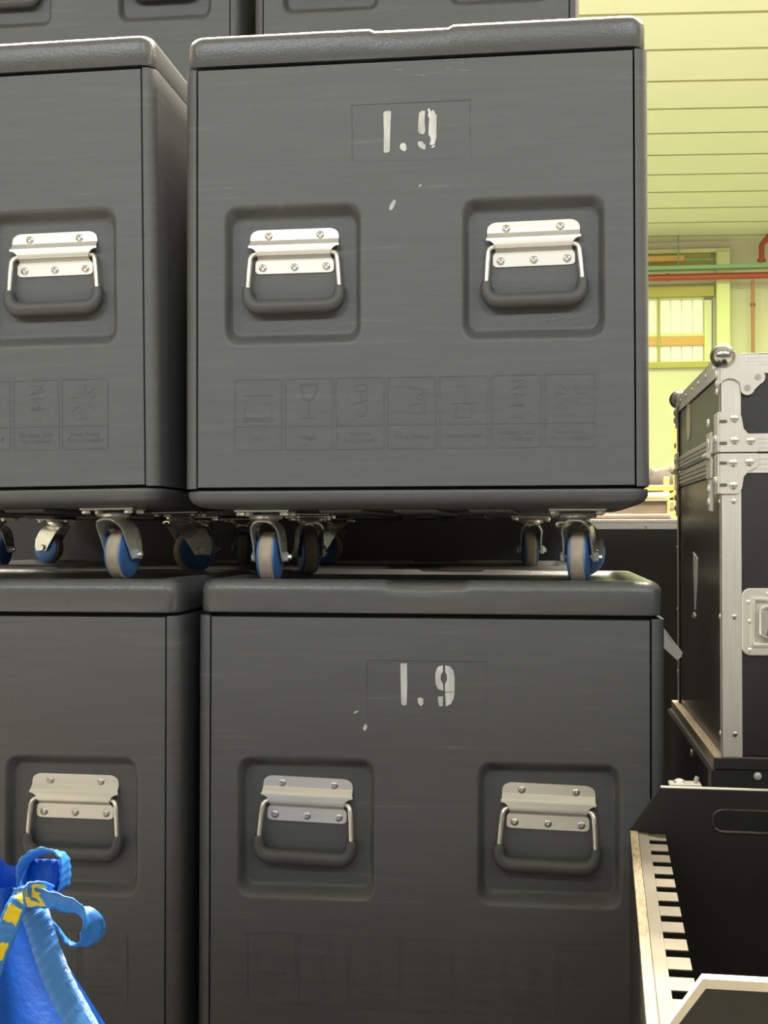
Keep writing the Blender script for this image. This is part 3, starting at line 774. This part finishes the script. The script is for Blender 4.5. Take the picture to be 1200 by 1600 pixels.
for nm, z0, z1, up, scr in (('lid_corner_brace', FZS + .001, FZS + .060, True, ((.020, .049), (.020, .017), (.043, .016))), ('body_corner_brace', FZS - .060, FZS - .001, False, ((.018, .012), (.018, .045), (.041, .046)))):
    br = fpart(brace(z0, z1, up), nm, M['chrome'])
    for dx, dz in scr: inst('rivet', rivd, br, Vector((FX0 + dx, FY0 - .004, z0 + dz)) - O, (0, 0, 0)).scale = (1.5, 1.5, 1.5)
    for dz in (.013, .045):
        fpart(MB().bbox(FX0 - .002, FX0 + .009, FY0 - .0065, FY0 - .004, z0 + dz - .002, z0 + dz + .002, .0006), 'pin', M['ball'], br).location = (0, 0, 0)
    for yy in (.016, .030):
        inst('rivet', rivm, br, Vector((FX0 - .004, FY0 + yy, z0 + .02)) - O, (0, 0, R(-90))).scale = (1.6, 1.6, 1.6)
# hinge hardware on the side near the front and at the back
def hinge(y, nm):
    b = MB().bbox(FX0 - .007, FX0 - .003, y, y + .055, FZS - .035, FZS + .035, .001)
    b.cyl((FX0 - .009, y, FZS), (0, 1, 0), .005, .055, 12)
    b.bbox(FX0 - .006, FX0 - .001, y + .012, y + .04, FZS - .085, FZS - .035, .001)
    h = fpart(b, nm, M['chrome'], fc, True)
    for zz in (-.07, -.05, .02, .05):
        inst('rivet', rivm, h, Vector((FX0 - .006, y + .028, FZS + zz)) - O, (0, 0, R(-90))).scale = (1.8, 1.8, 1.8)
hinge(FY0 + .055, 'hinge'); hinge(FY1 - .075, 'hinge')
# ball corners
bc = fpart(MB().sphere((FX0 + .004, FY0 - .000, FZ1 - .004), .0185, 24, 14), 'ball_corner', M['ball'], fc, True)
lobe = lambda x, z, r, a0, a1, n=7: [(x + r * math.cos(R(a0 + (a1 - a0) * k / n)), z + r * math.sin(R(a0 + (a1 - a0) * k / n))) for k in range(n + 1)]
X, Z = FX0, FZ1
poly = [(X, Z)] + [(X, Z - .045), (X + .004, Z - .040), (X + .012, Z - .037), (X + .020, Z - .038), (X + .028, Z - .044)]
poly += lobe(X + .0385, Z - .0515, .0105, 215, 345) + lobe(X + .0535, Z - .036, .0105, 290, 445) + [(X + .047, Z - .0245), (X + .039, Z - .017), (X + .034, Z - .008), (X + .031, Z)]
cp = fpart(MB().prism_y(poly, FY0 - .0045, FY0 - .0005), 'corner_plate', M['chrome'], bc)
for dx, dz in ((.0385, -.0515), (.0535, -.036)): fpart(MB().cyl((X + dx, FY0 - .0045, Z + dz), (0, -1, 0), .0045, .0012, 14), 'rivet', M['screw'], bc, True)
fpart(MB().prism_x([(FY0 - .002, Z - .045), (FY0 - .002, Z), (FY0 + .045, Z), (FY0 + .045, Z - .02), (FY0 + .02, Z - .03), (FY0 + .012, Z - .06)], X - .003, X - .0003), 'side_corner_plate', M['chrome'], bc)
for yy, zz in ((.010, -.043), (.008, -.055), (.012, -.03)): inst('rivet', rivm, bc, Vector((X - .003, FY0 + yy, Z + zz)) - O, (0, 0, R(-90))).scale = (1.5, 1.5, 1.5)
b2 = fpart(MB().sphere((FX0 + .004, FY1 - .004, FZ1 - .004), .0185, 20, 12), 'ball_corner', M['ball'], fc, True)
fpart(MB().prism_x([(FY1 - .05, Z - .02), (FY1 - .05, Z), (FY1, Z), (FY1, Z - .06), (FY1 - .014, Z - .06), (FY1 - .02, Z - .03)], X - .003, X - .0003), 'side_corner_plate', M['chrome'], b2)
for yy, zz in ((-.010, -.045), (-.010, -.03)): inst('rivet', rivm, b2, Vector((X - .003, FY1 + yy, Z + zz)) - O, (0, 0, R(-90))).scale = (1.8, 1.8, 1.8)
# oval sticker on the lid side, reflection painted as pale streaks on the body side
pts = [(0.405 + .030 * math.cos(2 * PI * k / 24), 1.155 + .040 * math.sin(2 * PI * k / 24)) for k in range(24)]
fpart(MB().prism_x(pts, FX0 + t - .0012, FX0 + t + .001), 'oval_sticker', M['sticker'])
fpart(MB().prism_x([(.335, .915), (.272, .905), (.285, .86), (.310, .815), (.318, .815)], FX0 + t - .0012, FX0 + t + .001), 'painted_reflection', M['whitepl'])
fpart(MB().prism_x([(.318, .800), (.300, .805), (.33, .81), (.36, .800)], FX0 + t - .0012, FX0 + t + .001), 'painted_reflection', M['sticker'])
# recessed butterfly latch
lx0, lz0, lz1 = .2925 - .008, .770, .868
def rr_poly(x0, x1, z0, z1, r, n=5):
    p = []
    for cx, cz, a in ((x1 - r, z0 + r, -90), (x1 - r, z1 - r, 0), (x0 + r, z1 - r, 90), (x0 + r, z0 + r, 180)):
        p += [(cx + r * math.cos(R(a + 90 * k / n)), cz + r * math.sin(R(a + 90 * k / n))) for k in range(n + 1)]
    return p
def ring_plate(x0, x1, z0, z1, r, steps):
    return MB().loft([[(x, y, z) for x, z in rr_poly(x0 + i, x1 - i, z0 + i, z1 - i, max(r - i * .6, .003))] for i, y in steps], True, True)
la = fpart(ring_plate(lx0, lx0 + .112, lz0, lz1, .012, [(0, FY0 + .002), (0, FY0 - .0015), (.0015, FY0 - .0028), (.011, FY0 - .003), (.013, FY0 - .0055), (.016, FY0 - .006), (.018, FY0 - .0045), (.020, FY0 + .0016)]), 'latch', M['chrome'], fc, True, 30)
fpart(ring_plate(lx0 + .024, lx0 + .088, lz0 + .024, lz1 - .024, .010, [(0, FY0 + .0016), (0, FY0 - .007), (.002, FY0 - .009), (.0045, FY0 - .009), (.0065, FY0 - .005)]), 'latch_wing', M['zinc'], la, True, 30)
fpart(MB().bbox(lx0 + .036, lx0 + .076, FY0 - .010, FY0 - .004, lz0 + .027, lz0 + .038, .001), 'keeper', M['socket'], la)
fpart(MB().cyl((lx0 + .050, FY0 - .009, lz0 + .058), (0, -1, 0), .006, .003, 14), 'rivet', M['screw'], la, True)
for dx, dz in ((.008, .008), (.008, .050), (.034, .090), (.006, .078)): inst('rivet', rivm, la, Vector((lx0 + dx + .003, FY0 - .003, lz0 + dz)) - O)

# black trunk under the flight case
tr = empty('black_trunk', (.66, .28, 0)); tag(tr, 'plain black trunk carrying the tall flight case', 'trunk')
OT = Vector(tr.location)
def tpart(mb, name, m, parent=tr, smooth=False):
    mb.v = [tuple(Vector(p) - OT) for p in mb.v]; return mb.build(name, m, parent, smooth)
tpart(MB().bbox(.236, 1.12, -.052, .60, 0.03, .606, .004), 'body', M['blackply'])
tpart(MB().prism_x([(-.052, .606), (-.052, .621), (.60, .621), (.60, .606)], .245, 1.12), 'plywood_top', M['rawply'])
tpart(MB().bbox(.244, 1.121, -.054, -.046, .604, .6208, .001), 'top_edge', M['blackwood'])
for x in (.26, 1.09):
    for y in (-.02, .56): tpart(MB().cyl((x, y, 0), (0, 0, 1), .02, .032, 14), 'foot', M['grip'], tr, True)
for x in (.306, .60, .90):
    tpart(MB().lathe((x, -.0522, .595), (0, -1, 0), [(.006, 0), (.005, .002), (.002, .003)], 12), 'rivet', M['chrome'], tr, True)
tpart(MB().lathe((.2358, .16, .592), (-1, 0, 0), [(.006, 0), (.005, .002), (.002, .003)], 12), 'rivet', M['chrome'], tr, True)

# white strip poking out of the gap
ws = empty('white_strip', (.195, .12, .755)); tag(ws, 'white plastic strip poking out slantwise between lower crate and flight case', 'strip')
MB().prism_y([(-.0115, .0435), (-.0115, .014), (.013, -.009), (.0205, -.0035), (.0205, .0005)], -.004, .004).build('blade', M['whitepl'], ws)
MB().prism_y([(-.0115, .0435), (.0205, .0005), (.0225, .0020), (-.0095, .0445)], -.0055, .0055).build('folded_edge', M['whitepl'], ws)

# ------------------------------------------------------------------ open black box with slotted strip
bx = empty('open_box', (0.11, -0.25, 0), (0, 0, R(-2.57)))
tag(bx, 'open black wooden box with slotted metal strip and hand hole, in front of the trunk', 'box')
# local frame: x across, y towards the camera is negative; depth 0 .. -0.735
BW, BD = .62, .735; ZS, ZP = .556, .613; TH = .011
b = MB().bbox(0, TH, -BD, 0, 0.02, ZS - .0015, .0006); b.build('side_board', M['blackwood'], bx)
MB().bbox(.0005, TH - .0005, -BD + .001, -.0005, ZS - .0015, ZS, .0003).build('plywood_edge', M['rawply'], bx)
MB().bbox(BW - TH, BW, -BD, 0, 0.02, ZS, .0006).build('side_board', M['blackwood'], bx)
MB().bbox(0, BW, -BD, 0, 0.0, .02, .0006).build('bottom_board', M['blackwood'], bx)
# back board with rounded hand hole (front face faces the camera)
def end_board(y0, y1, name, band):
    out = [(0, .02), (BW, .02), (BW, ZS), (BW - .04, ZP), (.0405, ZP), (0, ZS)]
    hx0, hx1, hz0, hz1 = .107, .315, ZP - .055, ZP - .026
    b = MB()
    # faces around the hole: left, right, bottom, top pieces
    hole = rr_poly(hx0, hx1, hz0, hz1, .013, 5)
    n = len(hole)
    # build via vertical strips
    xs = sorted({0, .0405, BW - .04, BW} | {round(p[0], 5) for p in hole})
    def top(x): return ZS + (ZP - ZS) * min(1, x / .0405, (BW - x) / .04) if 0 <= x <= BW else ZS
    def hz(x):
        if x <= hx0 or x >= hx1: return None
        r = .013; d = 0
        if x < hx0 + r: q = hx0 + r - x; d = r - math.sqrt(max(r * r - q * q, 0))
        if x > hx1 - r: q = x - hx1 + r; d = r - math.sqrt(max(r * r - q * q, 0))
        return hz0 + d, hz1 - d
    for xa, xb in zip(xs, xs[1:]):
        ha, hb = hz(xa), hz(xb)
        if ha is None and hb is None:
            b.prism_y([(xa, .02), (xb, .02), (xb, top(xb)), (xa, top(xa))], y0, y1)
        else:
            m_ = (hz0 + hz1) / 2
            la_, ua_ = ha if ha else (m_, m_); lb_, ub_ = hb if hb else (m_, m_)
            if ha is None: la_, ua_ = hz0 + .013, hz1 - .013
            if hb is None: lb_, ub_ = hz0 + .013, hz1 - .013
            b.prism_y([(xa, .02), (xb, .02), (xb, lb_), (xa, la_)], y0, y1)
            b.prism_y([(xa, ua_), (xb, ub_), (xb, top(xb)), (xa, top(xa))], y0, y1)
    o = b.build(name, M['blackwood'], bx)
    if band:
        e = MB()
        path = [(0, ZS), (.0405, ZP), (BW - .04, ZP), (BW, ZS)]
        w = .006
        e.prism_y([(0, ZS - .008), (.0425, ZP - w), (BW - .042, ZP - w), (BW, ZS - .008), (BW, ZS + .0008), (BW - .0398, ZP + .0012), (.0403, ZP + .0012), (0, ZS + .0008)], y0 - .0012, y1 + .0005)
        e.build('edge_band', M['paleedge'], o)
    else:
        e = MB().box(.0405, BW - .04, y0, y1, ZP, ZP + .0012); e.build('edge_band', M['paleedge'], o)
        lip = MB().tube([(x, y0 - .0005, z) for x, z in rr_poly(hx0, hx1, hz0, hz1, .013, 6)], .0016, 6, True); lip.build('hand_hole_lip', M['lipedge'], o, True)
    return o
end_board(0, .010, 'end_board', False)
end_board(-BD - .010, -BD, 'end_board', True)
# slotted strip: one comb, flange along the side board and teeth pointing inwards
b = MB()
ZC = ZS - .0012
b.bbox(TH, TH + .013, -BD + .004, -.004, ZC - .0016, ZC, .0003)
pitch = .0555
for k in range(13):
    ya = -.012 - k * pitch
    b.bbox(TH + .0128, TH + .0345, ya - .034, ya, ZC - .0016, ZC, .0003)
b.box(TH, TH + .0012, -BD + .004, -.004, ZC - .03, ZC - .001)
b.build('slotted_strip', M['metalcomb'], bx)
# small items seen where the box meets the trunk
sc = empty('metal_clip', (.185, -.205, .612)); tag(sc, 'small shiny metal clip on the box end board by the trunk', 'clip')
MB().bbox(-.02, .022, -.014, .014, -.004, .0, .001).build('plate', M['chrome'], sc)
MB().lathe((-.006, 0, 0), (0, 0, 1), [(.008, 0), (.007, .003), (.003, .005)], 14).build('dome', M['chrome'], sc, True)
MB().tube([(.016, 0, 0), (.016, 0, .004), (.018, 0.0, .008)], .003, 8).build('hook', M['chrome'], sc, True)

# ------------------------------------------------------------------ black case behind, with things on it
cb = empty('equipment_case', (.66, 1.4, 0)); tag(cb, 'low black equipment case with pale aluminium top edge behind the grey crates', 'flight case')
OC = Vector(cb.location)
def cpart(mb, name, m, parent=cb):
    mb.v = [tuple(Vector(p) - OC) for p in mb.v]; return mb.build(name, m, parent)
cpart(MB().bbox(.10, 1.24, 1.105, 1.70, 0, .975, .003), 'body', M['blackply'])
te2 = cpart(MB().bbox(.098, 1.24, 1.10, 1.112, .957, .9725, .001).bbox(.098, 1.24, 1.098, 1.14, .9725, .9805, .001), 'top_edge', M['profile'])
for x in (.235, .60, .95): cpart(MB().bbox(x - .003, x + .003, 1.0985, 1.1005, .957, .965, .0005), 'rivet', M['screw'], te2)
def road_case(x0, x1, y0, y1, h, label):
    r = empty('road_case', ((x0 + x1) / 2, (y0 + y1) / 2, 0)); tag(r, label, 'flight case')
    w, d = (x1 - x0) / 2, (y1 - y0) / 2
    MB().bbox(-w, w, -d, d, 0.0, h, .003).build('body', M['blackply'], r)
    for sx in (-1, 1): 
        MB().bbox(sx * w - .014, sx * w + .014, -d - .002, -d + .02, 0.01, h, .001).build('corner_edge', M['blackwood'], r)
        MB().sphere((sx * (w - .004), -d + .004, h - .004), .019, 16, 10).build('ball_corner', M['ball'], r, True)
    MB().bbox(-w, w, -d - .002, -d + .02, h - .025, h + .002, .001).build('top_edge', M['profile'], r)
    MB().bbox(-w, w, -d - .003, -d + .02, h * .72, h * .72 + .03, .001).build('closure_edge', M['blackwood'], r)
road_case(-.60, .07, 1.55, 2.1, 1.5, 'tall black road case hidden behind the rear stack by the equipment case')
road_case(-2.1, -.63, 1.55, 2.1, 1.5, 'long black road case behind the rear stack of unnumbered crates')
yr_ = empty('yellow_rack', (.54, 3.5, 0)); tag(yr_, 'yellow steel rack with upright post and level rail beyond the grey crates', 'rack')
MB().bbox(-.010, .013, -.02, .02, 0, 1.41, .003).build('post', M['yellow'], yr_)
MB().bbox(-1.0, -.97, -.02, .02, 0, 1.41, .003).build('post', M['yellow'], yr_)
MB().bbox(-.97, -.010, -.015, .015, .175 + .949, .197 + .949, .003).build('rail', M['yellow'], yr_)
MB().bbox(-.97, -.010, -.015, .015, .3, .32, .003).build('rail', M['yellow'], yr_)
for y in (.45,):
    MB().bbox(-.010, .013, y - .02, y + .02, 0, 1.2, .003).build('post', M['yellow'], yr_)
    MB().bbox(-1.0, -.97, y - .02, y + .02, 0, 1.2, .003).build('post', M['yellow'], yr_)
MB().bbox(-.99, .01, -.02, .47, .975, .99, .003).build('shelf', M['greybox'], yr_)
MB().bbox(-.004, .008, 0, .45, 1.10, 1.12, .003).build('rail', M['yellow'], yr_)
MB().bbox(-.99, -.978, 0, .45, 1.10, 1.12, .003).build('rail', M['yellow'], yr_)
cr_ = empty('cloth_roll', (.06, 3.6, 1.1045)); tag(cr_, 'cream cloth roll lying on a taupe box in the yellow rack', 'roll')
MB().lathe((-.46, 0, 0), (1, 0, 0), [(.004, 0), (.014, 0), (.0155, .01), (.0145, .25), (.016, .5), (.015, .75), (.0155, .90), (.014, .92), (.004, .92)], 20).build('roll_body', M['cream'], cr_, True)
MB().lathe((-.465, 0, 0), (1, 0, 0), [(.004, 0), (.004, .93)], 10).build('core_tube', M['card'], cr_)
gb = empty('taupe_box', (.06, 3.7, 1.028)); tag(gb, 'flat taupe box under the cream cloth roll in the yellow rack', 'box')
MB().bbox(-.45, .45, -.14, .2, 0, .05, .004).build('box_body', M['greybox'], gb)
MB().bbox(-.453, .453, -.143, .203, .05, .061, .003).build('box_lid', M['greybox'], gb)
kb = empty('cardboard_tray', (.06, 3.7, .99)); tag(kb, 'shallow beige cardboard tray at the bottom of the yellow rack shelf', 'tray')
MB().bbox(-.46, .46, -.16, .2, 0, .014, .003).build('tray_bottom', M['greybox'], kb)
MB().bbox(-.465, .465, -.165, .205, .014, .038, .006).build('tray_rim', M['card'], kb)
hb = empty('dark_bundle', (.45, 4.6, .0)); tag(hb, 'dark brown bundle of padded covers heaped on a bench beyond the yellow rack', 'bundle')
random.seed(9)
b = MB()
for k in range(9): b.sphere((-.5 + k * .13, random.uniform(-.05, .05), 1.17 + random.uniform(-.01, .06)), .10, 14, 9, (1, 1, .8))
b.build('padded_covers', M['darkcloth'], hb, True)
for k, (x, z) in enumerate(((-.02, 1.26), (.19, 1.27))): MB().sphere((x, -.09, z), .035, 12, 8).build('pale_cover', M['skin'], hb, True)
MB().bbox(-.7, .8, -.2, .3, 1.06, 1.10, .004).build('bench_top', M['greybox'], hb)
for x in (-.66, .74):
    for y in (-.16, .26): MB().bbox(x, x + .04, y - .02, y + .02, 0, 1.06, .003).build('leg', M['greybox'], hb)
gl = empty('green_display', (.9, 9.0, 0)); tag(gl, 'small glowing green display on a stand far beyond the yellow rack', 'display')
MB().bbox(-.10, .22, -.02, .02, 1.33, 1.48, .006).build('casing', M['teal'], gl)
MB().bbox(-.06, .14, -.024, -.018, 1.36, 1.455, .002).build('screen', M['greenlamp'], gl)
MB().bbox(.02, .08, -.02, .02, .03, 1.33, .004).build('pole', M['teal'], gl)
MB().bbox(-.15, .25, -.2, .2, 0, .03, .006).build('base', M['teal'], gl)

# ------------------------------------------------------------------ blue bag, tied at the top with its own straps
random.seed(21)
BC = Vector((-.575, -.70, 0))
bg = empty('blue_bag', BC); tag(bg, 'bright blue woven plastic bag tied with blue and yellow straps', 'bag')
prof = [(0.0, .17), (.02, .205), (.10, .225), (.20, .215), (.28, .188), (.36, .150), (.42, .116), (.47, .085), (.51, .062), (.545, .046), (.57, .040), (.583, .043), (.592, .047), (.598, .050)]
rings = []
NA = 72
for z, r in prof:
    ring = []
    up = max(0, min(1, (z - .25) / .35))
    for k in range(NA):
        a = 2 * PI * k / NA
        f = 1 + up * .13 * math.sin(a * 9 + z * 6) * (0.6 + .4 * math.sin(a * 4 + 1)) + .025 * math.sin(a * 5 + z * 11)
        ring.append((r * f * math.cos(a), r * f * .9 * math.sin(a), z + up * .008 * math.sin(a * 3 + 1)))
    rings.append(ring)
MB().loft(rings, True, False).build('bag_body', M['bag'], bg, True, None, 80)

def ribbon(pts, wdir, w, name, m, parent, th=.0016):
    """strap: path points, width direction(s)"""
    # resample with Catmull-Rom
    P = [Vector(p) for p in pts]; D = [Vector(d).normalized() for d in wdir]
    path = []; dirs = []
    for i in range(len(P) - 1):
        p0, p1, p2, p3 = P[max(i - 1, 0)], P[i], P[i + 1], P[min(i + 2, len(P) - 1)]
        for k in range(8):
            t_ = k / 8
            path.append(0.5 * ((2 * p1) + (p2 - p0) * t_ + (2 * p0 - 5 * p1 + 4 * p2 - p3) * t_ ** 2 + (3 * p1 - p0 - 3 * p2 + p3) * t_ ** 3))
            dirs.append(D[i].lerp(D[i + 1], t_).normalized())
    path.append(P[-1]); dirs.append(D[-1])
    vs = []; fs = []; n = len(path); NW = 5
    for i, (p, d) in enumerate(zip(path, dirs)):
        tg = (path[min(i + 1, n - 1)] - path[max(i - 1, 0)]).normalized()
        d = (d - tg * d.dot(tg)).normalized(); nn = tg.cross(d)
        for j in range(NW):
            u = j / (NW - 1) - .5
            q = p + d * w * u + nn * (.0012 * math.cos(u * PI) + .0008 * math.sin(i * 1.7 + j))
            vs.append(q)
    for i in range(n - 1):
        for j in range(NW - 1):
            fs.append((i * NW + j, i * NW + j + 1, (i + 1) * NW + j + 1, (i + 1) * NW + j))
    me = bpy.data.meshes.new(name); me.from_pydata([tuple(v) for v in vs], [], fs); me.update()
    uvl = me.uv_layers.new(name='UVMap')
    for poly in me.polygons:
        for li in poly.loop_indices:
            vi = me.loops[li].vertex_index
            uvl.data[li].uv = ((vi % NW) / (NW - 1), (vi // NW) / (n - 1))
        poly.use_smooth = True
    me.materials.append(m)
    o = bpy.data.objects.new(name, me); col.objects.link(o); o.parent = parent
    md = o.modifiers.new('thickness', 'SOLIDIFY'); md.thickness = th; md.offset = 0
    return o
M['strap'] = strap_mat('blue_strap', None)
M['strapy1'] = strap_mat('blue_strap_yellow_print', [(.10, .24), (.30, .42), (.48, .60), (.74, .84)])
M['strapy2'] = strap_mat('blue_strap_yellow_loop', [(.05, .16)])
# strap paths relative to the bag base (camera side is -y)
ribbon([(0.0774, -0.0750, 0.5824), (0.0854, -0.0850, 0.5750), (0.0953, -0.0950, 0.5600), (0.1089, -0.1100, 0.5440), (0.1249, -0.1250, 0.5257), (0.1436, -0.1400, 0.5082), (0.1655, -0.1600, 0.4906), (0.1905, -0.1800, 0.4629)],
       [(1, .1, .45)] * 8, .027, 'strap_tail', M['strap'], bg)
ribbon([(0.0963, -0.0850, 0.5983), (0.0893, -0.0950, 0.6045), (0.0811, -0.1000, 0.6043), (0.0743, -0.1050, 0.5945), (0.0688, -0.1100, 0.5787), (0.0634, -0.1150, 0.5607), (0.0590, -0.1250, 0.5409), (0.0564, -0.1400, 0.5161)],
       [(.3, -.2, 1), (.2, -.3, 1), (.55, -.3, .8), (1, .1, .55), (1, .1, .45), (1, .1, .45), (1, .1, .4), (1, .1, .4)], .021, 'printed_strap', M['strapy1'], bg)
ribbon([(0.0651, -0.0800, 0.5915), (0.0886, -0.0900, 0.5963), (0.1111, -0.0950, 0.5948), (0.1266, -0.0850, 0.5833), (0.1347, -0.0700, 0.5656), (0.1294, -0.0550, 0.5483), (0.1139, -0.0450, 0.5371), (0.1019, -0.0500, 0.5432), (0.0938, -0.0600, 0.5598), (0.0819, -0.0700, 0.5774)],
       [(0, -.45, .9), (-.05, -.5, .85), (-.2, -.6, .8), (-.3, -.7, .65), (-.35, -.85, .5), (-.2, -1, .4), (0, -1, .35), (.15, -1, .35), (.3, -1, .4), (.3, -.8, .6)], .026, 'strap_loop', M['strapy2'], bg)
ribbon([(0.0482, -0.0300, 0.5854), (0.0481, -0.0300, 0.6061), (0.0582, -0.0350, 0.6219), (0.0764, -0.0350, 0.6288), (0.0893, -0.0300, 0.6203), (0.0908, -0.0250, 0.6029), (0.0856, -0.0200, 0.5852), (0.0727, -0.0200, 0.5809)],
       [(0, -1, .15), (0, -1, .3), (0, -1, .4), (0, -1, .4), (0, -1, .3), (0, -1, .1), (0, -1, .1), (0, -1, .1)], .026, 'strap_loop', M['strap'], bg)
ribbon([(0.0406, -0.0150, 0.5941), (0.0612, -0.0220, 0.6005), (0.0767, -0.0200, 0.6005), (0.0852, -0.0120, 0.5961)],
       [(0, .1, 1)] * 4, .030, 'strap_fold', M['bag'], bg)
MB().sphere((0.0647, -.06, 0.5878), .014, 16, 10, (1.1, 1, .9)).build('knot', M['strap'], bg, True)
